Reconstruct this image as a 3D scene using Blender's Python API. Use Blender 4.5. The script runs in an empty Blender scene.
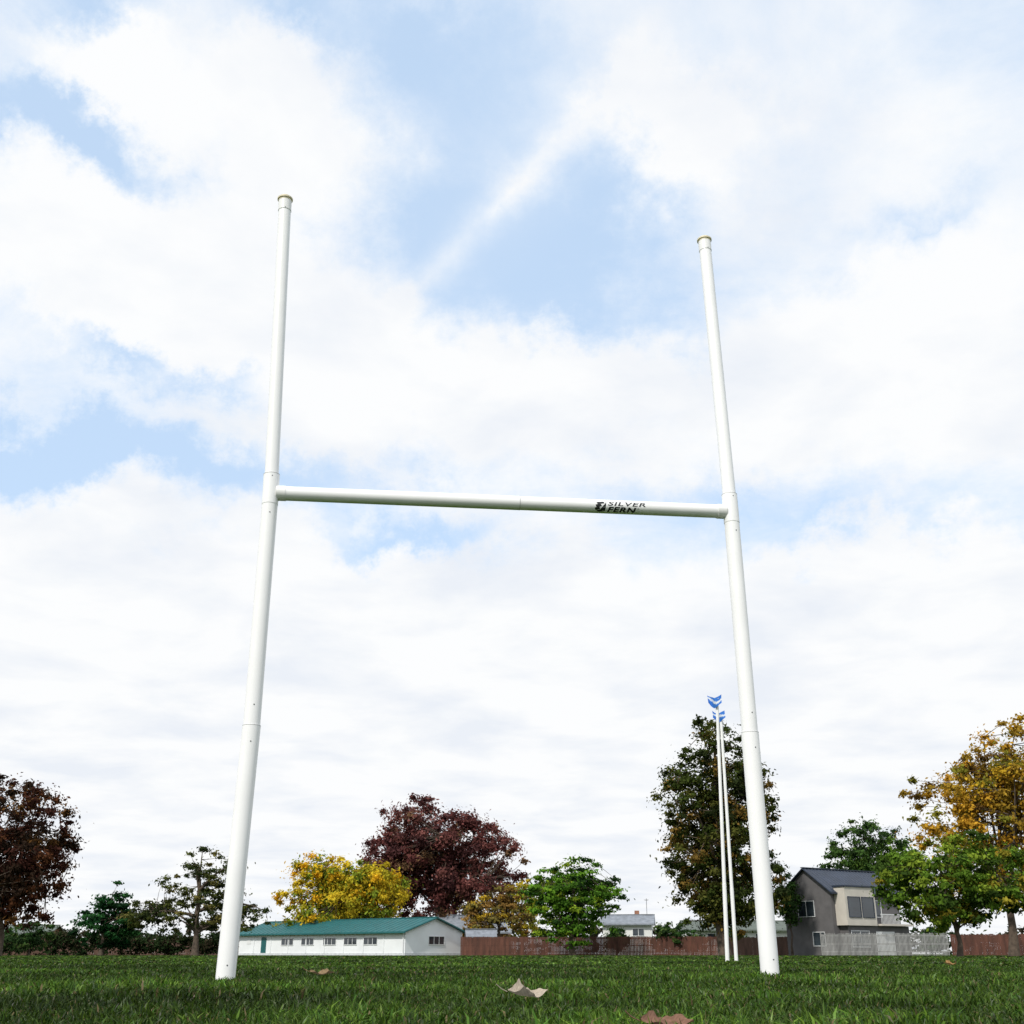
import bpy, math, random
import numpy as np
from mathutils import Vector, Matrix
import bmesh

scene = bpy.context.scene
COL = scene.collection
rng = np.random.default_rng(7)
random.seed(7)

# ------------------------------------------------------------ materials
def new_mat(name):
    m = bpy.data.materials.new(name); m.use_nodes = True
    nt = m.node_tree; nt.nodes.clear()
    out = nt.nodes.new('ShaderNodeOutputMaterial')
    return m, nt, out

def mat_basic(name, col, rough=0.6, var=0.15, scale=3.0, bump=0.0, metallic=0.0, spec=0.5, stretch=(1,1,1), coord='Object'):
    m, nt, out = new_mat(name)
    b = nt.nodes.new('ShaderNodeBsdfPrincipled')
    b.inputs['Roughness'].default_value = rough
    b.inputs['Metallic'].default_value = metallic
    b.inputs['Specular IOR Level'].default_value = spec
    tc = nt.nodes.new('ShaderNodeTexCoord'); mp = nt.nodes.new('ShaderNodeMapping')
    mp.inputs['Scale'].default_value = stretch
    nt.links.new(tc.outputs[coord], mp.inputs[0])
    n = nt.nodes.new('ShaderNodeTexNoise'); n.inputs['Scale'].default_value = scale; n.inputs['Detail'].default_value = 4
    nt.links.new(mp.outputs[0], n.inputs['Vector'])
    r = nt.nodes.new('ShaderNodeValToRGB')
    r.color_ramp.elements[0].position = 0.3; r.color_ramp.elements[1].position = 0.7
    r.color_ramp.elements[0].color = (*[c*(1-var) for c in col], 1)
    r.color_ramp.elements[1].color = (*[min(1, c*(1+var)) for c in col], 1)
    nt.links.new(n.outputs['Fac'], r.inputs[0]); nt.links.new(r.outputs[0], b.inputs['Base Color'])
    if bump > 0:
        bp = nt.nodes.new('ShaderNodeBump'); bp.inputs['Strength'].default_value = bump
        nt.links.new(n.outputs['Fac'], bp.inputs['Height']); nt.links.new(bp.outputs[0], b.inputs['Normal'])
    nt.links.new(b.outputs[0], out.inputs[0])
    return m

def mat_leaf(name, transl=0.35, rough=0.55, spec=0.2):
    m, nt, out = new_mat(name)
    at = nt.nodes.new('ShaderNodeAttribute'); at.attribute_name = 'Col'
    b = nt.nodes.new('ShaderNodeBsdfDiffuse')
    t = nt.nodes.new('ShaderNodeBsdfTranslucent')
    mx = nt.nodes.new('ShaderNodeMixShader'); mx.inputs[0].default_value = transl
    nt.links.new(at.outputs['Color'], b.inputs['Color'])
    nt.links.new(at.outputs['Color'], t.inputs['Color'])
    nt.links.new(b.outputs[0], mx.inputs[1]); nt.links.new(t.outputs[0], mx.inputs[2])
    last = mx
    if spec > 0:
        g = nt.nodes.new('ShaderNodeBsdfGlossy'); g.inputs['Roughness'].default_value = rough
        m2 = nt.nodes.new('ShaderNodeMixShader'); m2.inputs[0].default_value = spec
        nt.links.new(mx.outputs[0], m2.inputs[1]); nt.links.new(g.outputs[0], m2.inputs[2]); last = m2
    nt.links.new(last.outputs[0], out.inputs[0])
    return m

M_leaf = mat_leaf('leaf_foliage', 0.35, 0.5, 0.0)
M_grass = mat_leaf('grass_blade', 0.35, 0.45, 0.02)
M_bark = mat_basic('bark', (0.085, 0.062, 0.045), 0.9, 0.4, 4, 0.0)
M_pvc = mat_basic('white_pvc', (0.86, 0.86, 0.865), 0.35, 0.02, 5, 0.0)
M_pvc2 = mat_basic('white_pvc_collar', (0.80, 0.80, 0.79), 0.4, 0.03, 9, 0.0)
M_seam = mat_basic('joint_seam', (0.5, 0.5, 0.5), 0.6, 0.1, 9, 0.0)
M_cap = mat_basic('cream_plastic_cap', (0.74, 0.66, 0.47), 0.5, 0.1, 9)
M_black = mat_basic('black_print', (0.012, 0.012, 0.015), 0.45, 0.1, 9)
M_screw = mat_basic('screw_metal', (0.12, 0.12, 0.12), 0.4, 0.1, 9, metallic=0.8)
M_teal = mat_basic('teal_roof_steel', (0.010, 0.105, 0.11), 0.5, 0.15, 1.0)
M_whitewall = mat_basic('painted_white_wall', (0.80, 0.82, 0.84), 0.7, 0.05, 0.6)
M_glass = mat_basic('window_glass', (0.03, 0.04, 0.05), 0.08, 0.3, 0.7, spec=0.8)
M_frame = mat_basic('window_frame', (0.75, 0.76, 0.77), 0.5, 0.04, 2)
M_wood = mat_basic('stained_fence_wood', (0.095, 0.036, 0.023), 0.85, 0.4, 1.5, stretch=(2, 2, 0.4))
M_wood2 = mat_basic('weathered_brown_wood', (0.11, 0.06, 0.042), 0.85, 0.35, 1.5, stretch=(2, 2, 0.4))
M_greywood = mat_basic('grey_fence_wood', (0.28, 0.28, 0.275), 0.85, 0.3, 1.5, stretch=(2, 2, 0.4))
M_darkroof = mat_basic('dark_steel_roof', (0.022, 0.032, 0.055), 0.5, 0.2, 1.0)
M_greywall = mat_basic('grey_cladding', (0.12, 0.115, 0.118), 0.8, 0.15, 1.2)
M_cream = mat_basic('cream_render', (0.56, 0.52, 0.46), 0.8, 0.08, 1)
M_lightwall = mat_basic('white_weatherboard', (0.72, 0.72, 0.71), 0.8, 0.06, 1)
M_greyroof = mat_basic('grey_tile_roof', (0.20, 0.22, 0.25), 0.7, 0.25, 2)
M_oliveroof = mat_basic('olive_roof', (0.10, 0.12, 0.10), 0.7, 0.2, 2)
M_brick = mat_basic('red_brick_wall', (0.28, 0.13, 0.08), 0.85, 0.2, 3)
M_pole = mat_basic('pole_white_paint', (0.82, 0.82, 0.82), 0.4, 0.03, 3)
M_deadleaf = mat_leaf('dead_leaf_tissue', 0.2, 0.7, 0.0)

# ------------------------------------------------------------ mesh helpers
def mesh_np(name, V, polys, mats, matidx=None, cols=None, smooth=None):
    me = bpy.data.meshes.new(name)
    V = np.asarray(V, dtype=np.float32)
    me.vertices.add(len(V)); me.vertices.foreach_set('co', V.ravel())
    li, ls, lt = [], [], []; off = 0
    for P in polys:
        if len(P) == 0: continue
        P = np.asarray(P, dtype=np.int32); n = P.shape[1]
        li.append(P.ravel()); ls.append(off + np.arange(len(P))*n); lt.append(np.full(len(P), n)); off += P.size
    li = np.concatenate(li); ls = np.concatenate(ls).astype(np.int32); lt = np.concatenate(lt).astype(np.int32)
    me.loops.add(len(li)); me.loops.foreach_set('vertex_index', li)
    me.polygons.add(len(ls)); me.polygons.foreach_set('loop_start', ls); me.polygons.foreach_set('loop_total', lt)
    for m in mats: me.materials.append(m)
    if matidx is not None: me.polygons.foreach_set('material_index', np.asarray(matidx, dtype=np.int32))
    if smooth is not None: me.polygons.foreach_set('use_smooth', np.asarray(smooth, dtype=bool))
    if cols is not None:
        a = me.color_attributes.new('Col', 'FLOAT_COLOR', 'POINT')
        c = np.ones((len(V), 4), dtype=np.float32); c[:, :3] = cols
        a.data.foreach_set('color', c.ravel())
    me.update(calc_edges=True); me.validate()
    return me

def add_obj(name, me, parent=None, loc=(0, 0, 0)):
    o = bpy.data.objects.new(name, me); COL.objects.link(o); o.location = loc
    if parent is not None: o.parent = parent
    return o

def empty(name, loc=(0, 0, 0), rotz=0):
    o = bpy.data.objects.new(name, None); COL.objects.link(o); o.location = loc; o.rotation_euler = (0, 0, rotz)
    o.empty_display_size = 0.5
    return o

def tube_np(pts, rad, sides=6):
    pts = np.asarray(pts, float); n = len(pts)
    V = []; Q = []
    for i in range(n):
        t = pts[min(i+1, n-1)] - pts[max(i-1, 0)]; t = t/(np.linalg.norm(t)+1e-9)
        a = np.cross(t, [0, 0, 1.0]) if abs(t[2]) < 0.95 else np.cross(t, [0, 1.0, 0])
        a /= np.linalg.norm(a); b = np.cross(t, a)
        ang = np.linspace(0, 2*np.pi, sides, endpoint=False)
        V.append(pts[i] + rad[i]*(np.outer(np.cos(ang), a) + np.outer(np.sin(ang), b)))
    for i in range(n-1):
        for k in range(sides):
            Q.append((i*sides+k, i*sides+(k+1) % sides, (i+1)*sides+(k+1) % sides, (i+1)*sides+k))
    return np.concatenate(V), np.array(Q)

def tube_obj(name, pts, rad, mat, parent=None, sides=40):
    V, Q = tube_np(pts, rad, sides)
    bm = bmesh.new()
    vs = [bm.verts.new(v) for v in V]
    for q in Q:
        f = bm.faces.new([vs[i] for i in q]); f.smooth = True
    c0 = [bm.verts.new(v) for v in V[:sides]]; c1 = [bm.verts.new(v) for v in V[-sides:]]
    bm.faces.new(c0[::-1]); bm.faces.new(c1)
    me = bpy.data.meshes.new(name); bm.to_mesh(me); bm.free(); me.materials.append(mat)
    return add_obj(name, me, parent)

def lathe_obj(name, pts, rad, mat, parent=None, sides=40):
    o = tube_obj(name, pts, rad, mat, parent, sides)
    for p in o.data.polygons: p.use_smooth = False
    return o

def box(name, lo, hi, mat, parent=None, bevel=0.0):
    bm = bmesh.new(); bmesh.ops.create_cube(bm, size=1)
    lo = Vector(lo); hi = Vector(hi); c = (lo+hi)/2; s = hi-lo
    for v in bm.verts: v.co = Vector((v.co.x*s.x+c.x, v.co.y*s.y+c.y, v.co.z*s.z+c.z))
    if bevel > 0: bmesh.ops.bevel(bm, geom=bm.edges[:], offset=bevel, segments=2, affect='EDGES')
    me = bpy.data.meshes.new(name); bm.to_mesh(me); bm.free(); me.materials.append(mat)
    return add_obj(name, me, parent)

def poly_obj(name, V, F, mat, parent=None):
    me = bpy.data.meshes.new(name); me.from_pydata(V, [], F); me.materials.append(mat)
    bm = bmesh.new(); bm.from_mesh(me); bmesh.ops.recalc_face_normals(bm, faces=bm.faces); bm.to_mesh(me); bm.free()
    return add_obj(name, me, parent)

# ------------------------------------------------------------ ground
def gz(x, y):
    return 0.035*np.exp(-((x-2.4)**2 + (y-8.2)**2)/3.0) + 0.008*np.sin(x*1.3+0.5)*np.sin(y*0.9) * np.exp(-(x*x+y*y)/900)

def lines(lim):
    a = np.arange(0, 16, 0.4); b = 16*np.power(lim/16, np.linspace(0, 1, 28)); p = np.concatenate([a, b])
    return np.concatenate([-p[:0:-1], p])
xs = lines(1500.0); ys = lines(1500.0)
GX, GY = np.meshgrid(xs, ys); GZ = gz(GX, GY)
nx, ny = len(xs), len(ys)
idx = np.arange(nx*ny).reshape(ny, nx)
Q = np.stack([idx[:-1, :-1].ravel(), idx[:-1, 1:].ravel(), idx[1:, 1:].ravel(), idx[1:, :-1].ravel()], 1)
m, nt, out = new_mat('field_turf')
b = nt.nodes.new('ShaderNodeBsdfDiffuse')
tc = nt.nodes.new('ShaderNodeTexCoord')
n1 = nt.nodes.new('ShaderNodeTexNoise'); n1.inputs['Scale'].default_value = 9; n1.inputs['Detail'].default_value = 5
n2 = nt.nodes.new('ShaderNodeTexNoise'); n2.inputs['Scale'].default_value = 0.25; n2.inputs['Detail'].default_value = 4
nt.links.new(tc.outputs['Object'], n1.inputs['Vector']); nt.links.new(tc.outputs['Object'], n2.inputs['Vector'])
r1 = nt.nodes.new('ShaderNodeValToRGB'); r1.color_ramp.elements[0].color = (0.018, 0.035, 0.008, 1); r1.color_ramp.elements[1].color = (0.05, 0.095, 0.015, 1)
r1.color_ramp.elements[0].position = 0.35; r1.color_ramp.elements[1].position = 0.68
r2 = nt.nodes.new('ShaderNodeValToRGB'); r2.color_ramp.elements[0].color = (0.6, 0.65, 0.7, 1); r2.color_ramp.elements[1].color = (1.4, 1.25, 1.0, 1)
r2.color_ramp.elements[0].position = 0.35; r2.color_ramp.elements[1].position = 0.65
mm = nt.nodes.new('ShaderNodeMixRGB'); mm.blend_type = 'MULTIPLY'; mm.inputs[0].default_value = 1
nt.links.new(n1.outputs['Fac'], r1.inputs[0]); nt.links.new(n2.outputs['Fac'], r2.inputs[0])
nt.links.new(r1.outputs[0], mm.inputs[1]); nt.links.new(r2.outputs[0], mm.inputs[2]); nt.links.new(mm.outputs[0], b.inputs['Color'])
nt.links.new(b.outputs[0], out.inputs[0])
me = mesh_np('ground', np.stack([GX.ravel(), GY.ravel(), GZ.ravel()], 1), [Q], [m], smooth=np.ones(len(Q)))
add_obj('ground', me)

# ------------------------------------------------------------ grass
def vnoise(x, y, s, seed):
    r = np.random.default_rng(seed); o = 0; amp = 1; tot = 0
    for k in range(3):
        T = r.random((64, 64)); fx = x/s; fy = y/s
        ix = np.floor(fx).astype(int); iy = np.floor(fy).astype(int); tx = fx-ix; ty = fy-iy
        tx = tx*tx*(3-2*tx); ty = ty*ty*(3-2*ty)
        a = T[ix % 64, iy % 64]; b_ = T[(ix+1) % 64, iy % 64]; c = T[ix % 64, (iy+1) % 64]; d = T[(ix+1) % 64, (iy+1) % 64]
        o = o + amp*((a*(1-tx)+b_*tx)*(1-ty)+(c*(1-tx)+d*tx)*ty); tot += amp; amp *= 0.5; s *= 0.5
    return o/tot

def grass_zone(y0, y1, dens, h0, wid, half=0.62):
    area = half*(y1*y1-y0*y0) + 1.0*(y1-y0)
    n = int(area*dens)
    y = np.sqrt(rng.random(n)*(y1*y1-y0*y0)+y0*y0)
    x = (rng.random(n)*2-1)*(half*y+0.5)
    cl = vnoise(x+40, y+40, 0.30, 3); cl = np.clip((cl-0.3)/0.4, 0, 1)
    big = vnoise(x+70, y+9, 1.6, 5); big = np.clip((big-0.3)/0.4, 0, 1)
    h = h0*(0.4+0.8*rng.random(n))*(0.4+0.85*cl)
    tall = rng.random(n) < 0.006; h = np.where(tall, h*1.5, h)
    yaw = rng.random(n)*2*np.pi; lean = (0.2+1.1*rng.random(n)**1.1)*h; ld = rng.random(n)*2*np.pi
    w = wid*(0.6+0.8*rng.random(n))
    base = np.stack([x, y, gz(x, y)-0.004], 1)
    side = np.stack([np.cos(yaw), np.sin(yaw), np.zeros(n)], 1)*w[:, None]/2
    L = np.stack([np.cos(ld), np.sin(ld), np.zeros(n)], 1)*lean[:, None]
    up = np.zeros((n, 3)); up[:, 2] = h
    mid = base + L*0.3 + up*0.58
    tip = base + L + up*(1-0.3*(lean/h)[:, None])
    V = np.stack([base-side, base+side, mid+side*0.85, mid-side*0.85, tip], 1).reshape(-1, 3)
    i = np.arange(n)*5
    quads = np.stack([i, i+1, i+2, i+3], 1); tris = np.stack([i+3, i+2, i+4], 1)
    k = rng.random(n); br = (0.35+1.2*rng.random(n)**2.0)*(0.45+0.75*big)*(0.55+0.65*cl)
    c = np.stack([0.045+0.065*k, 0.118+0.06*k, 0.014+0.006*k], 1)*br[:, None]
    dry = rng.random(n) < 0.03
    c[dry] = np.array([0.22, 0.165, 0.08])*(0.4+0.6*rng.random((dry.sum(), 1)))
    c = np.repeat(c, 5, 0)
    return V, quads, tris, c
Vs, Qs, Ts, Cs = [], [], [], []; off = 0
for z in [(1.3, 4.0, 8000, 0.040, 0.0045), (4.0, 8.0, 3200, 0.040, 0.007), (8.0, 16.0, 750, 0.038, 0.013), (16, 40, 90, 0.040, 0.035), (40, 110, 7, 0.05, 0.14)]:
    V, q, t, c = grass_zone(*z)
    Vs.append(V); Qs.append(q+off); Ts.append(t+off); Cs.append(c); off += len(V)
me = mesh_np('grass', np.concatenate(Vs), [np.concatenate(Qs), np.concatenate(Ts)], [M_grass], cols=np.concatenate(Cs))
add_obj('grass', me)

# ------------------------------------------------------------ dead leaves
def dead_leaf(x, y, z, size, rot, col, curl=0.6, tilt=0.3, seed=0):
    r = np.random.default_rng(seed); n, mN = 34, 17
    V = []; C = []
    for i in range(n):
        s = i/(n-1); w = 0.30*math.sin(math.pi*min(1, s*0.97+0.03))**0.8*(1+0.09*math.sin(s*23+seed)+0.05*math.sin(s*47))
        for j in range(mN):
            t = j/(mN-1)*2-1
            px = (s-0.5)+0.03*abs(t); py = t*w
            pz = curl*(py*py*(2.4+1.6*math.sin(s*5+seed)) + 0.6*(s-0.45)**2) + 0.04*math.sin(s*11+t*4+seed)*abs(t) - 0.02*math.exp(-(t/0.08)**2)
            V.append((px*size, py*size, pz*size)); k = 0.8+0.4*r.random()
            if abs(t) < 0.1: k *= 1.35
            if abs(math.sin(s*22-abs(t)*3)) > 0.96: k *= 1.2
            C.append([c*k for c in col])
    F = [(i*mN+j, i*mN+j+1, (i+1)*mN+j+1, (i+1)*mN+j) for i in range(n-1) for j in range(mN-1)]
    Vt, Qt = tube_np([(-0.5*size, 0, 0.05*size), (-0.66*size, 0.03*size, 0.1*size), (-0.8*size, 0.02*size, 0.2*size)], [0.012*size]*3, 5)
    o = len(V); V = np.concatenate([np.array(V), Vt]); C = np.concatenate([np.array(C), np.tile(col, (len(Vt), 1))])
    me = mesh_np('dead_leaf', V, [np.concatenate([np.array(F), Qt+o])], [M_deadleaf], cols=C, smooth=np.ones(len(F)+len(Qt)))
    ob = add_obj('dead_leaf', me, loc=(x, y, z)); ob.rotation_euler = (tilt, 0.08, rot)
dead_leaf(0.045, 3.75, 0.031, 0.125, 0.25, (0.42, 0.36, 0.29), 0.9, 0.24, 1)
dead_leaf(0.272, 2.17, 0.032, 0.095, 0.15, (0.21, 0.12, 0.085), 0.8, 0.35, 2)
dead_leaf(-1.25, 7.9, 0.028, 0.16, 0.3, (0.24, 0.17, 0.10), 0.7, 0.15, 3)
dead_leaf(5.1, 14.0, 0.035, 0.18, 0.6, (0.30, 0.18, 0.08), 0.7, 0.2, 4)

# ------------------------------------------------------------ rugby goal
goal = empty('rugby_goal_posts', (0, 7.1, 0))
def gp(p): return (p[0], p[1]-7.1, p[2])
def lerp(a, b, t): return tuple(a[i]+(b[i]-a[i])*t for i in range(3))
def post(tag, base, mid, bar, top):
    r0, r1, r2 = 0.0565, 0.0525, 0.047
    mid2 = lerp(bar, top, 0.055)
    tube_obj(tag+'_lower_pipe', [gp((base[0], base[1], base[2]-0.05)), gp(mid)], [r0, r0], M_pvc, goal)
    tube_obj(tag+'_middle_pipe', [gp(mid), gp(lerp(bar, mid, 0.05))], [r1, r1], M_pvc, goal)
    tube_obj(tag+'_tee_collar', [gp(lerp(bar, mid, 0.055)), gp(bar), gp(mid2)], [r1+0.002]*3, M_pvc, goal)
    tube_obj(tag+'_upper_pipe', [gp(mid2), gp(top)], [r2, r2-0.001], M_pvc, goal)
    tube_obj(tag+'_joint_ring', [gp(lerp(mid, bar, -0.0012)), gp(lerp(mid, bar, 0.0012))], [r0+0.0006]*2, M_seam, goal)
    tube_obj(tag+'_collar_seam', [gp(lerp(bar, top, 0.0542)), gp(lerp(bar, top, 0.0560))], [r1+0.0026]*2, M_seam, goal)
    dz = Vector(top)-Vector(bar); dz.normalize(); T = Vector(top)
    tube_obj(tag+'_top_sleeve', [gp(T-dz*0.09), gp(T-dz*0.002)], [r2+0.002]*2, M_pvc2, goal)
    seq = [(0.0, r2+0.003), (0.012, r2+0.003), (0.013, r2+0.010), (0.024, r2+0.011), (0.025, r2+0.002), (0.034, r2+0.001)]
    lathe_obj(tag+'_top_cap', [gp(T+dz*(s[0]-0.002)) for s in seq], [s[1] for s in seq], M_cap, goal)
    def screw(p, r, nm, ang=-0.15):
        d = Vector((math.sin(ang), -math.cos(ang), 0)); P = Vector(p)
        tube_obj(nm, [gp(P+d*(r-0.002)), gp(P+d*(r+0.002))], [0.0045, 0.004], M_screw, goal, 12)
    screw(lerp(base, mid, 0.06), r0, tag+'_screw_1', 0.3)
    screw(lerp(base, mid, 0.93), r0, tag+'_screw_2', 0.3)
    screw(lerp(mid, bar, 0.08), r1, tag+'_screw_3', 0.3)
    screw(lerp(mid, bar, 0.90), r1, tag+'_screw_4', 0.3)
    screw(lerp(bar, top, 0.045), r1+0.001, tag+'_screw_5', 0.3)
    screw(lerp(bar, top, 0.965), r2+0.001, tag+'_screw_6', 0.3)
LB, LM, LR, LT = (-1.662, 7.0, 0.0), (-1.634, 7.0, 1.48), (-1.640, 7.0, 3.064), (-1.722, 7.0, 5.46)
RB, RM, RR, RT = (1.568, 7.33, 0.03), (1.562, 7.34, 1.50), (1.552, 7.35, 3.064), (1.53, 7.45, 5.41)
post('left_post', LB, LM, LR, LT)
post('right_post', RB, RM, RR, RT)
A = Vector(LR); B = Vector(RR); ex = (B-A).normalized(); rb = 0.0495
def bp(t): return gp(A+(B-A)*t)
tube_obj('crossbar_left_pipe', [bp(0.02), bp(0.53)], [rb, rb], M_pvc, goal)
tube_obj('crossbar_right_pipe', [bp(0.53), bp(0.98)], [rb-0.0012, rb-0.0012], M_pvc, goal)
tube_obj('crossbar_joint_sleeve', [bp(0.5293), bp(0.5307)], [rb+0.0006]*2, M_seam, goal)
for nm, a, b_ in [('crossbar_left_socket', 0.012, 0.032), ('crossbar_right_socket', 0.968, 0.988)]:
    tube_obj(nm, [bp(a), bp(b_)], [rb+0.003]*2, M_pvc2, goal)
nrm = Vector((ex.y, -ex.x, 0)).normalized(); up = Vector((0, 0, 1))
rr = rb-0.0012+0.0008; PHI0 = math.radians(-19)
def wrap_print(nm, bm, tcenter):
    for k in range(-18, 19):
        g = bm.verts[:]+bm.edges[:]+bm.faces[:]
        bmesh.ops.bisect_plane(bm, geom=g, plane_co=(0, k*0.003+0.0007, 0), plane_no=(0, 1, 0))
    C = A+(B-A)*tcenter
    for v in bm.verts:
        ph = PHI0+v.co.y/rr
        v.co = C+ex*v.co.x+nrm*(rr*math.cos(ph))+up*(rr*math.sin(ph))-Vector((0, 7.1, 0))
    me = bpy.data.meshes.new(nm); bm.to_mesh(me); bm.free(); me.materials.append(M_black)
    add_obj(nm, me, goal)
def text_bm(s, size, width, shear, offx, offy, off=0.0):
    cu = bpy.data.curves.new('t', 'FONT'); cu.body = s; cu.size = size; cu.shear = shear; cu.offset = off; cu.resolution_u = 4
    cu.space_character = 1.12
    ob = bpy.data.objects.new('t', cu); COL.objects.link(ob); bpy.context.view_layer.update()
    me = bpy.data.meshes.new_from_object(ob.evaluated_get(bpy.context.evaluated_depsgraph_get()))
    bpy.data.objects.remove(ob); bm = bmesh.new(); bm.from_mesh(me); bpy.data.meshes.remove(me)
    x0 = min(v.co.x for v in bm.verts); x1 = max(v.co.x for v in bm.verts); sx = width/(x1-x0)
    for v in bm.verts: v.co.x = (v.co.x-x0)*sx+offx; v.co.y += offy; v.co.z = 0
    return bm
TC = 0.748
wrap_print('crossbar_print_upper_word', text_bm('SILVER', 0.044, 0.268, 0.22, -0.085, 0.007, 0.0007), TC)
wrap_print('crossbar_print_lower_word', text_bm('FERN', 0.054, 0.205, 0.22, -0.088, -0.040, 0.0020), TC)
wrap_print('crossbar_print_registered_mark', text_bm('o', 0.016, 0.012, 0.0, 0.124, -0.012, 0.0), TC)
bm = bmesh.new()
for pts in [[(-0.165, 0.030), (-0.115, 0.036), (-0.108, 0.022), (-0.158, 0.014)],
            [(-0.172, 0.011), (-0.134, 0.016), (-0.128, 0.001), (-0.166, -0.008)],
            [(-0.178, -0.011), (-0.144, -0.004), (-0.138, -0.020), (-0.170, -0.028)],
            [(-0.106, 0.018), (-0.096, 0.034), (-0.100, -0.002), (-0.124, -0.002)],
            [(-0.126, -0.005), (-0.100, -0.005), (-0.104, -0.036), (-0.136, -0.025)],
            [(-0.166, -0.031), (-0.138, -0.023), (-0.108, -0.039), (-0.150, -0.044)]]:
    f = bm.faces.new([bm.verts.new((a, b_, 0)) for a, b_ in pts])
wrap_print('crossbar_print_fern_emblem', bm, TC)

# ------------------------------------------------------------ flagpoles
def mat_flag():
    m, nt, out = new_mat('flag_cloth')
    at = nt.nodes.new('ShaderNodeAttribute'); at.attribute_name = 'Col'
    b = nt.nodes.new('ShaderNodeBsdfPrincipled'); b.inputs['Roughness'].default_value = 0.8
    nt.links.new(at.outputs['Color'], b.inputs['Base Color']); nt.links.new(b.outputs[0], out.inputs[0]); return m
M_flag = mat_flag()
def flagpole(base, top, seed):
    e = empty('flagpole', base); bs = Vector(base); tp = Vector(top)-bs
    tube_obj('pole', [(0, 0, -0.05), tuple(tp*0.28)], [0.043, 0.043], M_pole, e, 16)
    tube_obj('pole_upper', [tuple(tp*0.28), tuple(tp)], [0.039, 0.033], M_pole, e, 16)
    tube_obj('finial', [tuple(tp), tuple(tp+Vector((0, 0, 0.03)))], [0.046, 0.03], M_cap, e, 16)
    n, mN = 20, 14; V = []; C = []
    for i in range(n):
        s = i/(n-1)
        for j in range(mN):
            t = j/(mN-1)
            x = 0.10-0.31*s; y = -0.05+0.05*math.sin(s*8+t*2+seed)
            z = 0.05-0.22*t*(1-0.35*abs(s-0.5))+0.09*abs(s-0.55)*2-0.05
            V.append((tp.x+x, tp.y+y, tp.z+z))
            blue = abs(t-0.45-0.2*math.sin(s*5+seed)) > 0.12
            C.append((0.03, 0.18, 0.62) if blue else (0.75, 0.8, 0.85))
    F = [(i*mN+j, i*mN+j+1, (i+1)*mN+j+1, (i+1)*mN+j) for i in range(n-1) for j in range(mN-1)]
    me = mesh_np('flag', V, [np.array(F)], [M_flag], cols=np.array(C), smooth=np.ones(len(F)))
    add_obj('flag', me, e)
flagpole((4.39, 24.5, 0), (4.54, 24.5, 5.40), 0.3)
flagpole((5.04, 27.0, 0), (5.07, 27.0, 5.56), 1.6)

# ------------------------------------------------------------ trees
def leaves_np(centers, cr, nper, ls, ccol, r, flat=0.65, crown_c=None, jit=0.3):
    n = len(centers)*nper
    ci = np.repeat(np.arange(len(centers)), nper)
    d = r.normal(size=(n, 3)); d /= np.linalg.norm(d, axis=1)[:, None]
    rad = np.abs(r.normal(size=n))*0.66
    p = d*rad[:, None]*cr[ci][:, None]; p[:, 2] *= flat
    P = centers[ci]+p
    o = P-crown_c; o /= (np.linalg.norm(o, axis=1)[:, None]+1e-6)
    nv = d*0.5+o*0.4+r.normal(size=(n, 3))*0.6; nv[:, 2] += 0.35; nv /= np.linalg.norm(nv, axis=1)[:, None]
    a = np.cross(nv, r.normal(size=(n, 3))); a /= np.linalg.norm(a, axis=1)[:, None]; b = np.cross(nv, a)
    s = ls*(0.5+0.9*r.random(n))[:, None]
    V = np.stack([P-a*s, P-b*s*0.55+nv*s*0.15, P+a*s, P+b*s*0.55+nv*s*0.15], 1).reshape(-1, 3)
    i = np.arange(n)*4; Qd = np.stack([i, i+1, i+2, i+3], 1)
    c = ccol[ci]*(1-jit+2*jit*r.random(n))[:, None]
    return V, Qd, np.repeat(c, 4, 0)

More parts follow.
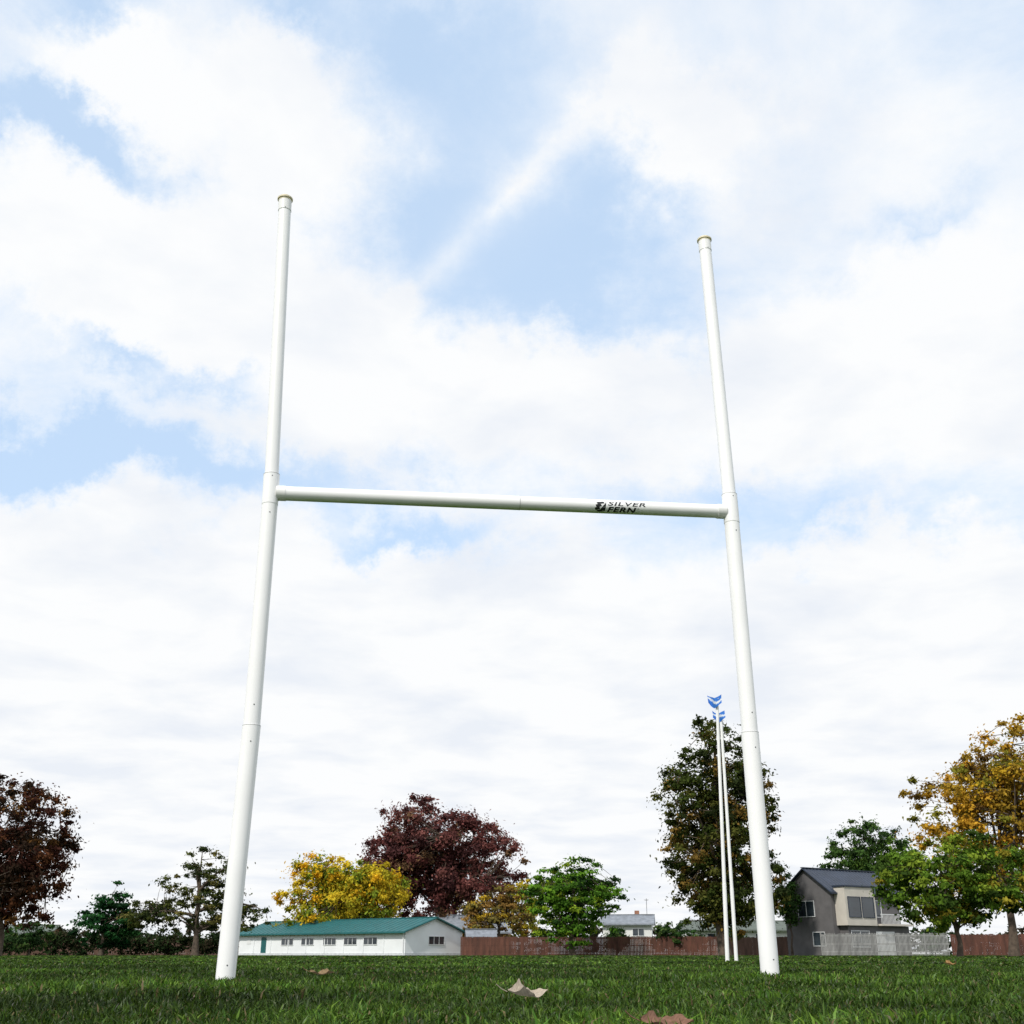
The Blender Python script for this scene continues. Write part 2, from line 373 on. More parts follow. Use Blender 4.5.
def make_tree(name, x, y, blobs, ncl, cr, nper, ls, palette, trunk_r, trunk_top, seed, flat=0.65, shell=0.5, nlimb=9, strays=0.18, jit=0.3, limb_r=0.3):
    r = np.random.default_rng(seed)
    blobs = np.array(blobs, float); w = blobs[:, 3]*blobs[:, 4]*blobs[:, 5]; w = w**0.8; w /= w.sum()
    ncl = int(ncl*1.5); nper = int(nper*1.05); ls = ls*0.85
    bi = r.choice(len(blobs), ncl, p=w)
    d = r.normal(size=(ncl, 3)); d /= np.linalg.norm(d, axis=1)[:, None]
    rad = r.random(ncl)**shell*0.97
    st = r.random(ncl) < strays; rad = np.where(st, 0.92+0.16*r.random(ncl), rad)
    C = blobs[bi, :3]+d*rad[:, None]*blobs[bi, 3:6]
    crr = cr*(0.6+0.8*r.random(ncl)); crr = np.where(st, crr*0.55, crr)
    C[:, 2] = np.maximum(C[:, 2], 0.6)
    crown_c = blobs[:, :3].mean(0)
    pal = np.array([p[0] for p in palette]); pw = np.array([p[1] for p in palette], float); pw /= pw.sum()
    col = pal[r.choice(len(pal), ncl, p=pw)]*(0.8+0.5*r.random(ncl))[:, None]
    LV, LQ, LC = leaves_np(C, crr, nper, ls, col, r, flat, crown_c, jit)
    WV, WQ = [], []; off = 0
    def addt(pts, rads, sides=5):
        nonlocal off
        v, q = tube_np(pts, rads, sides); WV.append(v); WQ.append(q+off); off += len(v)
    tt = np.linspace(0, 1, 7)
    wob = r.normal(size=(7, 2))*0.015*trunk_top; wob[0] = 0
    top_xy = crown_c[:2]
    trunk = np.stack([top_xy[0]*tt**2*0.6+wob[:, 0], top_xy[1]*tt**2*0.6+wob[:, 1], tt*trunk_top-0.1], 1)
    tr = trunk_r*(1-0.8*tt); tr[0] *= 1.35
    addt(trunk, tr, 8)
    li = r.choice(ncl, min(nlimb, ncl), replace=False); limbpts = []
    for k in li:
        f = r.uniform(0.25, 0.85); s0 = np.array([np.interp(f, tt, trunk[:, j]) for j in range(3)])
        e = C[k]
        if e[2] < s0[2]-1: s0 = np.array([np.interp(0.3, tt, trunk[:, j]) for j in range(3)])
        mid = (s0+e)/2+np.array([0, 0, 0.1*np.linalg.norm(e-s0)])+r.normal(size=3)*0.05*np.linalg.norm(e-s0)
        u = np.linspace(0, 1, 6)[:, None]; pts = (1-u)**2*s0+2*u*(1-u)*mid+u*u*e
        addt(pts, np.linspace(trunk_r*limb_r*1.3, trunk_r*0.08, 6)); limbpts.append(pts[2:])
    LP = np.concatenate(limbpts+[trunk[3:]])
    for k in range(ncl):
        e = C[k]; j = np.argmin(np.linalg.norm(LP-e, axis=1)); s0 = LP[j]; L = np.linalg.norm(e-s0)
        if L < 0.3: continue
        mid = (s0+e)/2+r.normal(size=3)*0.08*L; u = np.linspace(0, 1, 4)[:, None]
        addt((1-u)**2*s0+2*u*(1-u)*mid+u*u*e, np.linspace(trunk_r*0.11, trunk_r*0.03, 4), 4)
    WV = np.concatenate(WV); WQ = np.concatenate(WQ)
    V = np.concatenate([WV, LV]); P = np.concatenate([WQ, LQ+len(WV)])
    cc = np.concatenate([np.zeros((len(WV), 3))+0.05, LC])
    mi = np.concatenate([np.zeros(len(WQ)), np.ones(len(LQ))])
    me = mesh_np(name, V, [P], [M_bark, M_leaf], matidx=mi, cols=cc)
    return add_obj(name, me, loc=(x, y, 0))

make_tree('copper_beech_tree', -38.8, 90, [(0, 0, 8.9, 4.3, 4.2, 4.4), (-2.5, 0, 6, 4.5, 4, 4), (2.6, 0, 6.6, 2.5, 3, 3.0), (0.3, 0, 4.0, 4.4, 3, 2.6)], 190, 0.95, 130, 0.17,
          [((0.06, 0.024, 0.018), 3), ((0.11, 0.045, 0.022), 2), ((0.035, 0.022, 0.015), 2), ((0.15, 0.075, 0.025), .6)], 0.4, 9, 11)
make_tree('evergreen_tree', -41.5, 121, [(0, 0, 3.2, 3.3, 2.5, 2.4), (0.6, 0, 5.3, 1.5, 1.5, 1.9), (2.0, 0, 2.5, 2.0, 2, 2.0)], 70, 0.8, 110, 0.2,
          [((0.015, 0.065, 0.02), 2), ((0.03, 0.10, 0.03), 2), ((0.012, 0.035, 0.014), 2)], 0.25, 6, 12, flat=0.4)
make_tree('broadleaf_tree', -31.2, 118, [(0.3, 0, 7.6, 3.4, 3, 2.7), (-3.2, 0, 4.6, 2.7, 2.6, 2.6), (1.6, 0, 4.8, 3.6, 3, 2.6), (4.6, 0, 3.6, 2.4, 2, 1.6), (-5.5, 0, 3.6, 1.8, 2, 1.6)], 120, 0.75, 90, 0.17,
          [((0.08, 0.095, 0.025), 3), ((0.04, 0.055, 0.02), 3), ((0.17, 0.15, 0.045), 1.6)], 0.33, 8.5, 13, flat=0.45, nlimb=14, limb_r=0.45)
make_tree('yellow_autumn_tree', -21.8, 150, [(0, 0, 7.2, 7.8, 5, 3.8), (-3, 0, 9.6, 3.2, 3.5, 2.9), (4.4, 0, 7.6, 4.6, 4, 3.5), (0.5, 0, 4.5, 8.4, 5, 3), (0.8, 0, 9.0, 3.2, 3, 2.6)], 250, 1.1, 125, 0.24,
          [((0.56, 0.42, 0.03), 4), ((0.42, 0.37, 0.03), 2.6), ((0.20, 0.26, 0.03), 2.2), ((0.60, 0.36, 0.02), 1)], 0.4, 9, 14, flat=0.75)
make_tree('purple_maple_tree', -10.2, 166, [(-1.8, 0, 15.0, 7.8, 7, 6.6), (5.0, 0, 12.5, 6.8, 6, 6.2), (-6.4, 0, 12.0, 5.4, 6, 5.2), (0, 0, 8.5, 9.8, 7, 4.6)], 370, 1.35, 130, 0.27,
          [((0.14, 0.05, 0.046), 3), ((0.20, 0.08, 0.07), 2.2), ((0.08, 0.034, 0.034), 2), ((0.22, 0.13, 0.07), .6)], 0.6, 15, 15, flat=0.75)
make_tree('autumn_maple_tree', -1.5, 140, [(0, 0, 4.2, 4.2, 3.2, 2.8), (1.0, 0, 6.2, 1.9, 1.8, 1.9), (-2.6, 0, 4.0, 2.3, 2, 2.2)], 85, 0.8, 90, 0.2,
          [((0.24, 0.14, 0.04), 3), ((0.18, 0.15, 0.04), 2), ((0.45, 0.30, 0.03), 1.0), ((0.09, 0.07, 0.03), 1.5)], 0.22, 6, 16, flat=0.5)
make_tree('autumn_maple_tree', 1.3, 146, [(0, 0, 5.2, 2.6, 2.2, 3.6)], 45, 0.8, 90, 0.2,
          [((0.55, 0.42, 0.04), 3), ((0.28, 0.28, 0.03), 2)], 0.22, 6, 26, flat=0.5)
make_tree('green_elm_tree', 6.1, 120, [(0, 0, 5.2, 4.6, 3.5, 2.8), (0.6, 0, 7.5, 2.6, 2.2, 1.9), (-2.8, 0, 6.0, 2.2, 2, 2.1), (3.6, 0, 6.3, 1.7, 2, 1.9), (0, 0, 2.6, 3.9, 3, 2.0)], 160, 0.85, 110, 0.2,
          [((0.12, 0.25, 0.025), 3), ((0.07, 0.16, 0.02), 2.5), ((0.24, 0.34, 0.03), 1.2), ((0.025, 0.06, 0.015), 1.5)], 0.28, 7, 17, flat=0.4)
make_tree('swamp_cypress_tree', 19.6, 110, [(0.3, 0, 18.4, 3.2, 3, 3.3), (-0.3, 0, 13.8, 5.2, 4.5, 4.2), (1.8, 0, 10.5, 4.2, 4, 4.2), (-1.5, 0, 9.2, 4.2, 4, 3.6), (1.2, 0, 6.2, 5.2, 4, 3.0), (-3.8, 0, 15.4, 2.2, 2, 2.2), (3.3, 0, 15.2, 2.4, 2, 2.6), (-2.5, 0, 5.0, 2.6, 2, 2.2), (1, 0, 3.6, 4, 3, 1.8)], 315, 1.0, 140, 0.2,
          [((0.05, 0.07, 0.016), 4), ((0.09, 0.095, 0.022), 3), ((0.19, 0.12, 0.03), 1.8), ((0.025, 0.035, 0.012), 2)], 0.5, 19.5, 18, flat=0.65, nlimb=16, strays=0.22)
make_tree('green_oak_tree', 51.5, 168, [(0, 0, 14.2, 5.8, 5, 4.8), (-3, 0, 10.5, 4, 4, 4), (3.5, 0, 12, 4.5, 4, 4.5)], 130, 1.3, 110, 0.27,
          [((0.05, 0.1, 0.025), 3), ((0.09, 0.16, 0.03), 2), ((0.028, 0.055, 0.018), 1.5)], 0.45, 13, 19)
make_tree('orange_autumn_tree', 31.8, 76, [(2.6, 0, 11.2, 4.2, 4, 3.8), (-2.2, 0, 9.0, 3.6, 3, 3.1), (5.0, 0, 9.5, 4.4, 4, 5.0), (0.5, 0, 6.4, 5.0, 4, 3.4), (-0.2, 0, 10.6, 2.8, 2.6, 2.5)], 290, 0.85, 130, 0.15,
          [((0.46, 0.26, 0.028), 3.2), ((0.34, 0.22, 0.03), 2.6), ((0.22, 0.21, 0.03), 2.2), ((0.56, 0.36, 0.03), 1.2), ((0.15, 0.085, 0.025), 1)], 0.3, 10, 20, flat=0.6, nlimb=14, strays=0.25)
make_tree('green_maple_tree', 25.0, 67, [(-0.8, 0, 3.6, 3.4, 3, 1.9), (1.8, 0, 4.4, 2.8, 2.6, 2.2), (-2.4, 0, 4.3, 2.0, 2, 1.3), (3.2, 0, 3.2, 2.0, 2, 1.4), (0, 0, 2.4, 3.0, 2, 1.0)], 170, 0.65, 135, 0.14,
          [((0.10, 0.18, 0.022), 3), ((0.19, 0.26, 0.03), 2), ((0.05, 0.09, 0.018), 2.4), ((0.28, 0.24, 0.03), .9)], 0.16, 5, 21, flat=0.5, nlimb=12)
make_tree('slim_green_tree', 27.6, 118, [(0, 0, 5.2, 1.1, 1.1, 2.8)], 34, 0.6, 90, 0.17, [((0.05, 0.1, 0.025), 2), ((0.035, 0.07, 0.02), 2)], 0.12, 6, 22)
for (sx, sy, w_, h_, sd) in [(16.6, 127, 1.9, 3.2, 31), (19.4, 129, 1.4, 2.5, 32), (41.5, 117.5, 1.5, 2.6, 33), (-47.5, 118, 2.6, 3.0, 34), (11.5, 131, 1.2, 2.6, 35), (23.8, 128, 1.3, 2.5, 36)]:
    make_tree('garden_shrub', sx, sy, [(0, 0, h_*0.55, w_, w_, h_*0.5)], 36, 0.55, 80, 0.17, [((0.04, 0.09, 0.025), 2), ((0.025, 0.05, 0.018), 2), ((0.08, 0.13, 0.035), 1)], 0.1, h_*0.7, sd, flat=0.5)

def foliage_band(name, x0, x1, y, h, dep, n, ls, pal, seed, wavy=0.25):
    r = np.random.default_rng(seed)
    xx = r.uniform(x0, x1, n); hh = h*(1-wavy+2*wavy*vnoise(xx+500, xx*0+3, 6.0, seed))
    C = np.stack([xx, y+r.uniform(-dep, dep, n), r.random(n)**0.7*hh], 1)
    pal = np.array(pal); col = pal[r.integers(0, len(pal), n)]*(0.7+0.6*r.random(n))[:, None]
    V, Qd, c = leaves_np(C, np.full(n, 0.7)*(0.6+0.8*r.random(n)), 40, ls, col, r, 0.7, np.array([(x0+x1)/2, y+5, 0]))
    me = mesh_np(name, V, [Qd], [M_leaf], cols=c); add_obj(name, me)
foliage_band('hedge', -75, -31, 131, 2.1, 0.8, 620, 0.17, [(0.02, 0.035, 0.014), (0.03, 0.05, 0.018), (0.04, 0.035, 0.02)], 41)
foliage_band('distant_tree_line', -150, 150, 235, 4.6, 3, 1300, 0.4, [(0.04, 0.065, 0.03), (0.06, 0.08, 0.04), (0.07, 0.06, 0.04)], 42, 0.5)

# ------------------------------------------------------------ fences
def fence(name, x0, y0, x1, y1, h, bw, mat, gap=0.006, seed=0):
    r = np.random.default_rng(seed); L = math.hypot(x1-x0, y1-y0); n = int(L/bw); V = []; F = []
    dx, dy = (x1-x0)/L, (y1-y0)/L; nx_, ny_ = dy, -dx
    def bx(a0, a1, z0, z1, t0, t1):
        o = len(V)
        for z in (z0, z1):
            for (a, t) in ((a0, t0), (a1, t0), (a1, t1), (a0, t1)):
                V.append((a*dx+t*nx_, a*dy+t*ny_, z))
        F.extend([(o, o+1, o+2, o+3), (o+4, o+7, o+6, o+5), (o, o+4, o+5, o+1), (o+1, o+5, o+6, o+2), (o+2, o+6, o+7, o+3), (o+3, o+7, o+4, o)])
    for i in range(n):
        hh = h+r.normal()*0.025; bx(i*bw, (i+1)*bw-gap-r.random()*0.01, 0.02, hh, 0.0, 0.02+r.random()*0.012)
    for zz in (0.3, h*0.5, h-0.25): bx(0, L, zz, zz+0.09, -0.05, -0.003)
    k = 0.0
    while k < L: bx(k, k+0.1, -0.1, h+0.04, -0.16, -0.053); k += 2.4
    me = bpy.data.meshes.new(name); me.from_pydata(V, [], F); me.materials.append(mat)
    add_obj(name, me, loc=(x0, y0, 0))
fence('wooden_fence', -5.5, 128, 22.4, 125, 1.85, 0.15, M_wood, seed=1)
fence('wooden_fence', 22.6, 124.8, 29.6, 118.5, 1.75, 0.15, M_wood2, seed=2)
fence('grey_picket_fence', 29.2, 113.0, 41.0, 112.0, 1.95, 0.12, M_greywood, gap=0.045, seed=3)
fence('wooden_fence', 41.1, 111.8, 75, 108, 1.85, 0.15, M_wood, seed=4)
fence('wooden_fence', -80, 134, -31, 136, 1.7, 0.2, M_wood2, seed=5)

# ------------------------------------------------------------ buildings
def window(par, nm, x0, x1, z0, z1, y, mull=1, mat_f=None):
    mf = mat_f or M_frame; t = 0.06
    box(nm+'_glass', (x0, y-0.02, z0), (x1, y+0.05, z1), M_glass, par)
    box(nm+'_sill', (x0-t, y-0.07, z0-t), (x1+t, y+0.02, z0), mf, par)
    box(nm+'_head', (x0-t, y-0.06, z1), (x1+t, y+0.02, z1+t), mf, par)
    box(nm+'_jamb_l', (x0-t, y-0.055, z0), (x0, y+0.02, z1), mf, par)
    box(nm+'_jamb_r', (x1, y-0.055, z0), (x1+t, y+0.02, z1), mf, par)
    for k in range(mull):
        xm = x0+(x1-x0)*(k+1)/(mull+1); box(nm+'_mullion_%d' % k, (xm-0.03, y-0.05, z0), (xm+0.03, y+0.01, z1), mf, par)

def window_end(par, nm, y0, y1, z0, z1, x, sgn, mull=1, mf=None):
    mf = mf or M_frame; t = 0.06
    def bb(n_, a, b_, c, d, p0, p1, m_):
        xa, xb = sorted((x+sgn*p0, x+sgn*p1)); box(n_, (xa, a, c), (xb, b_, d), m_, par)
    bb(nm+'_glass', y0, y1, z0, z1, -0.05, 0.02, M_glass)
    bb(nm+'_sill', y0-t, y1+t, z0-t, z0, -0.02, 0.07, mf); bb(nm+'_head', y0-t, y1+t, z1, z1+t, -0.02, 0.06, mf)
    bb(nm+'_jamb_l', y0-t, y0, z0, z1, -0.02, 0.055, mf); bb(nm+'_jamb_r', y1, y1+t, z0, z1, -0.02, 0.055, mf)
    for k in range(mull):
        ym = y0+(y1-y0)*(k+1)/(mull+1); bb(nm+'_mullion_%d' % k, ym-0.03, ym+0.03, z0, z1, -0.01, 0.05, mf)

def gable_body(par, L, W, eave, ridge, wallm, roofm, ov=0.4, ribs=0.0, th=0.12):
    V = [(0, 0, -0.1), (L, 0, -0.1), (L, W, -0.1), (0, W, -0.1), (0, 0, eave), (L, 0, eave), (L, W, eave), (0, W, eave), (0, W/2, ridge), (L, W/2, ridge)]
    poly_obj('walls', V, [(0, 1, 5, 4), (2, 3, 7, 6), (1, 2, 6, 9, 5), (3, 0, 4, 8, 7), (4, 5, 9, 8), (6, 7, 8, 9), (0, 3, 2, 1)], wallm, par)
    sl = (ridge-eave)/(W/2)
    for nm, s in (('roof_front', 0), ('roof_back', 1)):
        y_e = -ov if s == 0 else W+ov; z_e = eave-sl*ov+0.02; z_r = ridge+0.02
        V = [(-ov, y_e, z_e), (L+ov, y_e, z_e), (L+ov, W/2, z_r), (-ov, W/2, z_r)]
        V2 = V+[(a, b_, c+th) for a, b_, c in V]
        poly_obj(nm, V2, [(0, 1, 2, 3), (4, 5, 6, 7), (0, 1, 5, 4), (1, 2, 6, 5), (2, 3, 7, 6), (3, 0, 4, 7)], roofm, par)
    if ribs > 0:
        RV = []; RF = []; k = -ov+ribs/2
        while k < L+ov:
            for (ye, s) in ((-ov, 1), (W+ov, 1)):
                o = len(RV); ze = eave-sl*ov+0.02+th; zr = ridge+0.02+th
                for (yy, zz) in ((ye, ze), (W/2, zr)):
                    RV += [(k-0.03, yy, zz+0.002), (k+0.03, yy, zz+0.002), (k, yy, zz+0.05)]
                RF += [(o, o+3, o+5, o+2), (o+1, o+2, o+5, o+4), (o, o+2, o+1)]
            k += ribs
        poly_obj('roof_ribs', RV, RF, roofm, par)
    box('ridge_cap', (-ov-0.02, W/2-0.18, ridge+th), (L+ov+0.02, W/2+0.18, ridge+th+0.08), roofm, par)
    box('gutter_front', (-ov, -ov-0.12, eave-sl*ov-0.05), (L+ov, -ov-0.002, eave-sl*ov+0.09), roofm, par)

ang = math.atan2(-0.66, 0.752)
club = empty('clubhouse', (-34.4, 150.0, 0), ang)
L = 30.3; W = 9.0
gable_body(club, L, W, 2.45, 3.85, M_whitewall, M_teal, 0.45, 0.9)
for i, s in enumerate([5.6, 9.0, 12.6, 16.6, 20.4]):
    window(club, 'window_%d' % i, L-s-1.1, L-s+1.1, 1.15, 1.85, 0.0, 2)
box('door', (L-25.5, -0.03, 0.0), (L-24.5, 0.03, 2.05), M_teal, club)
box('side_vent', (L-28.4, -0.04, 1.3), (L-27.6, 0.03, 1.8), M_frame, club)
window_end(club, 'gable_window', 3.6, 6.0, 1.15, 1.95, L, 1, 2)
box('plinth', (-0.03, -0.04, -0.1), (L+0.03, W+0.04, 0.25), mat_basic('plinth_grey', (0.6, 0.62, 0.65), 0.8), club)
for k in range(1, 9):
    box('pilaster_%d' % k, (k*L/9-0.06, -0.07, 0.25), (k*L/9+0.06, -0.002, 2.25), M_whitewall, club)
box('downpipe', (L-0.25, -0.15, 0.0), (L-0.15, -0.05, 2.3), M_frame, club)

e1a = math.radians(35)
hs = empty('two_storey_house', (31.1, 115, 0), e1a)
L2, W2 = 10.4, 6.0
gable_body(hs, L2, W2, 5.9, 8.05, M_greywall, M_darkroof, 0.35, 0.5)
window_end(hs, 'end_window_upper', 2.2, 4.2, 3.6, 5.0, 0.0, -1, 1)
window_end(hs, 'end_window_lower', 1.2, 2.6, 0.9, 2.1, 0.0, -1, 0)
box('bay', (0.5, -1.3, 2.7), (5.0, -0.002, 6.25), M_cream, hs, 0.02)
box('bay_roof', (0.4, -1.4, 6.25), (5.1, 0.1, 6.4), M_darkroof, hs)
window(hs, 'bay_window_1', 0.9, 2.65, 3.5, 5.3, -1.3, 0, mat_f=M_darkroof)
window(hs, 'bay_window_2', 2.95, 4.65, 3.5, 5.3, -1.3, 0, mat_f=M_darkroof)
box('ground_floor', (0.9, -1.0, -0.1), (10.2, -0.004, 2.7), M_greywall, hs)
window(hs, 'ground_window_1', 1.3, 3.9, 0.8, 2.2, -1.0, 1)
box('garage_door', (5.0, -1.04, 0), (7.8, -0.96, 2.2), M_frame, hs)
window(hs, 'upper_window_right', 5.8, 7.4, 3.6, 5.1, 0.0, 1)
box('balcony_floor', (5.3, -1.6, 2.72), (10.3, -0.003, 2.9), M_cream, hs)
box('balcony_rail', (5.3, -1.6, 3.75), (10.3, -1.54, 3.82), M_frame, hs)
for k in range(26): box('balcony_baluster_%d' % k, (5.32+k*0.196, -1.59, 2.9), (5.35+k*0.196, -1.56, 3.75), M_frame, hs)

h1 = empty('weatherboard_house', (11.6, 152, 0), math.radians(-8))
gable_body(h1, 6.2, 5, 3.75, 4.75, M_lightwall, M_greyroof, 0.4)
window(h1, 'window_1', 0.9, 2.3, 2.3, 3.1, 0, 1); window(h1, 'window_2', 3.8, 5.2, 2.3, 3.1, 0, 1)
box('chimney', (4.0, 2.8, 4.0), (4.6, 3.4, 5.4), M_brick, h1)
tube_obj('antenna_mast', [(5.6, 3, 4.0), (5.6, 3, 6.9)], [0.03, 0.03], M_screw, h1, 8)
for k in range(4): tube_obj('antenna_bar_%d' % k, [(5.3+k*0.03, 2.6+k*0.25, 6.7), (5.9-k*0.03, 2.6+k*0.25, 6.7)], [0.02]*2, M_screw, h1, 6)
h2 = empty('low_bungalow', (22.0, 146, 0), math.radians(4))
gable_body(h2, 13, 8, 2.9, 3.9, M_lightwall, M_oliveroof, 0.5)
window(h2, 'window_1', 2, 4, 1.9, 2.45, 0, 1); window(h2, 'window_2', 8, 10, 1.9, 2.45, 0, 1)
h3 = empty('brick_bungalow', (-10.0, 160, 0), math.radians(-3))
gable_body(h3, 9.5, 7, 3.0, 5.0, M_brick, M_greyroof, 0.5)
window(h3, 'window_1', 5.2, 7, 1.6, 2.7, 0, 1); window(h3, 'window_2', 1.5, 3, 1.6, 2.7, 0, 1)
sh = empty('garden_shed', (-5.0, 133, 0), 0.1)
gable_body(sh, 3.2, 2.6, 1.9, 2.6, M_brick, M_greyroof, 0.15)
box('shed_door', (1.0, -0.04, 0), (2.0, 0.02, 1.8), M_wood2, sh)
h4 = empty('low_bungalow', (-70, 150, 0), math.radians(6))
gable_body(h4, 11, 8, 2.4, 3.5, M_brick, M_oliveroof, 0.5)
window(h4, 'window_1', 2, 4, 1.4, 2.2, 0, 1); window(h4, 'window_2', 8, 10, 1.4, 2.2, 0, 1)

# ------------------------------------------------------------ world sky
SUN_EL, SUN_AZ = math.radians(46), math.radians(-150)
w = bpy.data.worlds.new('World'); scene.world = w; w.use_nodes = True
nt = w.node_tree; nt.nodes.clear(); N = nt.nodes; K = nt.links
wout = N.new('ShaderNodeOutputWorld')
sky = N.new('ShaderNodeTexSky'); sky.sky_type = 'NISHITA'; sky.sun_disc = False
sky.sun_elevation = SUN_EL; sky.sun_rotation = SUN_AZ; sky.air_density = 1.0; sky.dust_density = 0.6; sky.ozone_density = 1.2
bgs = N.new('ShaderNodeBackground'); bgs.inputs[1].default_value = 0.15; K.new(sky.outputs[0], bgs.inputs[0])
tc = N.new('ShaderNodeTexCoord'); sp = N.new('ShaderNodeSeparateXYZ'); K.new(tc.outputs['Generated'], sp.inputs[0])
def math_(op, a, b=None, c=None, clamp=False):
    n = N.new('ShaderNodeMath'); n.operation = op; n.use_clamp = clamp
    for i, v in enumerate((a, b, c)):
        if v is None: continue
        if isinstance(v, (int, float)): n.inputs[i].default_value = v
        else: K.new(v, n.inputs[i])
    return n.outputs[0]
def noise(vec, scale, detail=5, rough=0.55, dist=0.0, out_='Fac'):
    n = N.new('ShaderNodeTexNoise'); n.inputs['Scale'].default_value = scale; n.inputs['Detail'].default_value = detail
    n.inputs['Roughness'].default_value = rough; n.inputs['Distortion'].default_value = dist; K.new(vec, n.inputs['Vector']); return n.outputs[out_]
X, Y, Z = sp.outputs
den = math_('ADD', math_('MAXIMUM', Z, 0.0), 0.12)
cv = N.new('ShaderNodeCombineXYZ'); K.new(math_('DIVIDE', X, den), cv.inputs[0]); K.new(math_('DIVIDE', Y, den), cv.inputs[1])
plane = cv.outputs[0]
DEG = 57.29578
ae = N.new('ShaderNodeCombineXYZ')
K.new(math_('MULTIPLY', math_('ARCTAN2', X, Y), DEG), ae.inputs[0]); K.new(math_('MULTIPLY', math_('ARCSINE', Z), DEG), ae.inputs[1])
nc = noise(tc.outputs['Generated'], 5.5, 7, 0.66, 0.0, 'Color')
def warp(amt):
    s = N.new('ShaderNodeVectorMath'); s.operation = 'MULTIPLY_ADD'; K.new(nc, s.inputs[0]); s.inputs[1].default_value = (amt, amt*0.7, 0); s.inputs[2].default_value = (-amt*0.5, -amt*0.35, 0)
    a = N.new('ShaderNodeVectorMath'); a.operation = 'ADD'; K.new(ae.outputs[0], a.inputs[0]); K.new(s.outputs[0], a.inputs[1]); return a.outputs[0]
AW = warp(22.0); AC = warp(5.0)
def blob(D, vec, a0, e0, ra, re, amp, rot=0.0):
    mp = N.new('ShaderNodeMapping'); mp.vector_type = 'TEXTURE'; K.new(vec, mp.inputs[0])
    mp.inputs['Location'].default_value = (a0, e0, 0); mp.inputs['Rotation'].default_value = (0, 0, rot); mp.inputs['Scale'].default_value = (ra*1.9, re*1.9, 1e6)
    g = N.new('ShaderNodeTexGradient'); g.gradient_type = 'QUADRATIC_SPHERE'; K.new(mp.outputs[0], g.inputs[0])
    return math_('MULTIPLY_ADD', g.outputs['Fac'], amp*1.25, D)
D = math_('MULTIPLY_ADD', noise(plane, 2.0, 8, 0.64, 0.4), 1.4, 0.38-0.70)
se = N.new('ShaderNodeSeparateXYZ'); K.new(AW, se.inputs[0])
lo = N.new('ShaderNodeMapRange'); lo.interpolation_type = 'SMOOTHSTEP'; K.new(se.outputs[1], lo.inputs[0])
lo.inputs[1].default_value = 22; lo.inputs[2].default_value = 15; lo.inputs[3].default_value = 0.0; lo.inputs[4].default_value = 0.6
D = math_('ADD', D, lo.outputs[0])
for g in [(-26.4, 40.5, 3.5, 3.0, .8), (-15.5, 39.8, 7, 4.0, .7), (-27.5, 36.0, 5.5, 1.9, -.85), (-19, 32, 12, 3.4, .8), (-30, 43, 4, 3, -.4),
          (-2.5, 37, 9, 6, -.5), (-6, 44, 9, 3.5, -.5), (4.5, 34, 7, 4, -.45), (11.5, 40.2, 4.5, 3.0, .8), (22, 39.5, 9, 6, .15),
          (-3.6, 27.0, 12, 3.0, .75), (18.9, 28, 9, 4.2, .8), (-20, 22.6, 10, 1.6, -.8), (-27, 23.4, 6, 2.0, -.7), (-5.5, 20.8, 4.5, 1.2, -.6),
          (-20.8, 27.6, 6, 1.3, -.5), (11.5, 22.8, 5, 1.7, -.4), (-14, 44.5, 4, 1.6, -.4), (24, 33.5, 4, 1.6, -.3), (18, 20, 8, 1.4, -.35), (5, 31, 6, 2, -.25)]:
    D = blob(D, AW, *g)
mr = N.new('ShaderNodeMapRange'); mr.interpolation_type = 'SMOOTHSTEP'; K.new(D, mr.inputs[0])
mr.inputs[1].default_value = -0.22; mr.inputs[2].default_value = 0.68; mr.inputs[3].default_value = 0.0; mr.inputs[4].default_value = 1.0
cirm = blob(0.0, AC, -0.6, 36.8, 12, 1.0, 1.0, math.atan2(11.1, 13.6))
cirm = blob(cirm, AC, 2.0, 39.4, 9, 2.6, 0.45, math.atan2(11.1, 13.6))
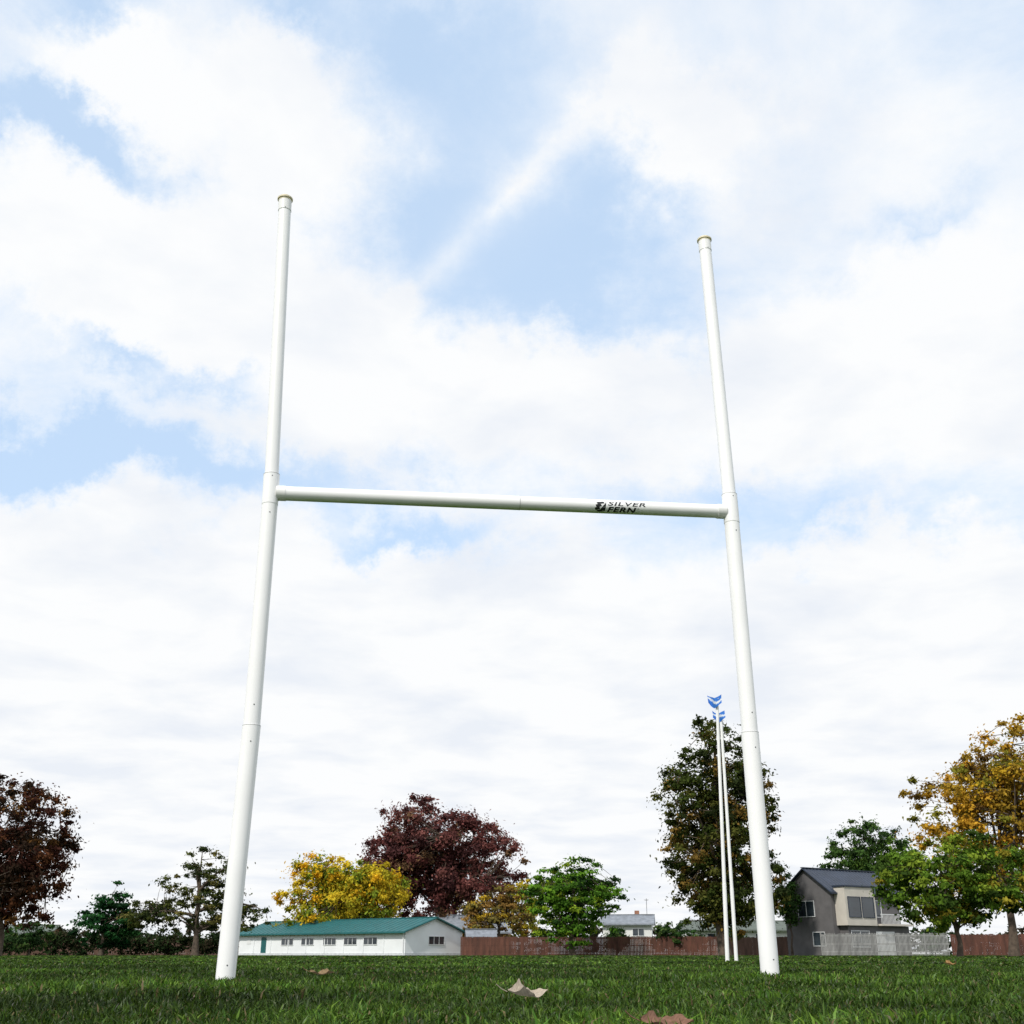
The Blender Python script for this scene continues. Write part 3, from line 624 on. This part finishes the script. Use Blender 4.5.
cir = math_('MULTIPLY', cirm, noise(tc.outputs['Generated'], 14, 4, 0.6))
thick = math_('ADD', mr.outputs[0], cir, clamp=True)
sh1 = noise(plane, 2.6, 6, 0.55, 0.2)
cr_ = N.new('ShaderNodeValToRGB'); K.new(sh1, cr_.inputs[0])
cr_.color_ramp.elements[0].position = 0.33; cr_.color_ramp.elements[0].color = (0.84, 0.88, 0.945, 1)
cr_.color_ramp.elements[1].position = 0.56; cr_.color_ramp.elements[1].color = (0.98, 0.99, 1.0, 1)
cm = N.new('ShaderNodeMixRGB'); K.new(thick, cm.inputs[0]); cm.inputs[1].default_value = (0.72, 0.92, 1.17, 1); K.new(cr_.outputs[0], cm.inputs[2])
bgc = N.new('ShaderNodeBackground'); bgc.inputs[1].default_value = 1.0; K.new(cm.outputs[0], bgc.inputs[0])
fac = math_('MULTIPLY_ADD', thick, 0.32, 0.68)
mx = N.new('ShaderNodeMixShader'); K.new(fac, mx.inputs[0]); K.new(bgs.outputs[0], mx.inputs[1]); K.new(bgc.outputs[0], mx.inputs[2])
K.new(mx.outputs[0], wout.inputs[0])

# ------------------------------------------------------------ sun
sd = bpy.data.lights.new('sun', 'SUN'); sd.energy = 3.3; sd.angle = math.radians(2); sd.color = (1.0, 0.95, 0.87)
so = bpy.data.objects.new('sun', sd); COL.objects.link(so); so.location = (-20, -20, 40)
dirv = Vector((math.sin(SUN_AZ)*math.cos(SUN_EL), math.cos(SUN_AZ)*math.cos(SUN_EL), math.sin(SUN_EL)))
so.rotation_euler = dirv.to_track_quat('Z', 'Y').to_euler()

# ------------------------------------------------------------ camera
cd = bpy.data.cameras.new('camera'); cd.sensor_width = 36; cd.lens = 39.2; cd.clip_start = 0.05; cd.clip_end = 4000
co = bpy.data.objects.new('camera', cd); COL.objects.link(co); co.location = (0, 0, 0.15)
co.rotation_euler = (math.radians(90+21.62), 0, 0)
scene.camera = co
scene.view_settings.view_transform = 'Standard'; scene.view_settings.look = 'None'; scene.view_settings.exposure = 0
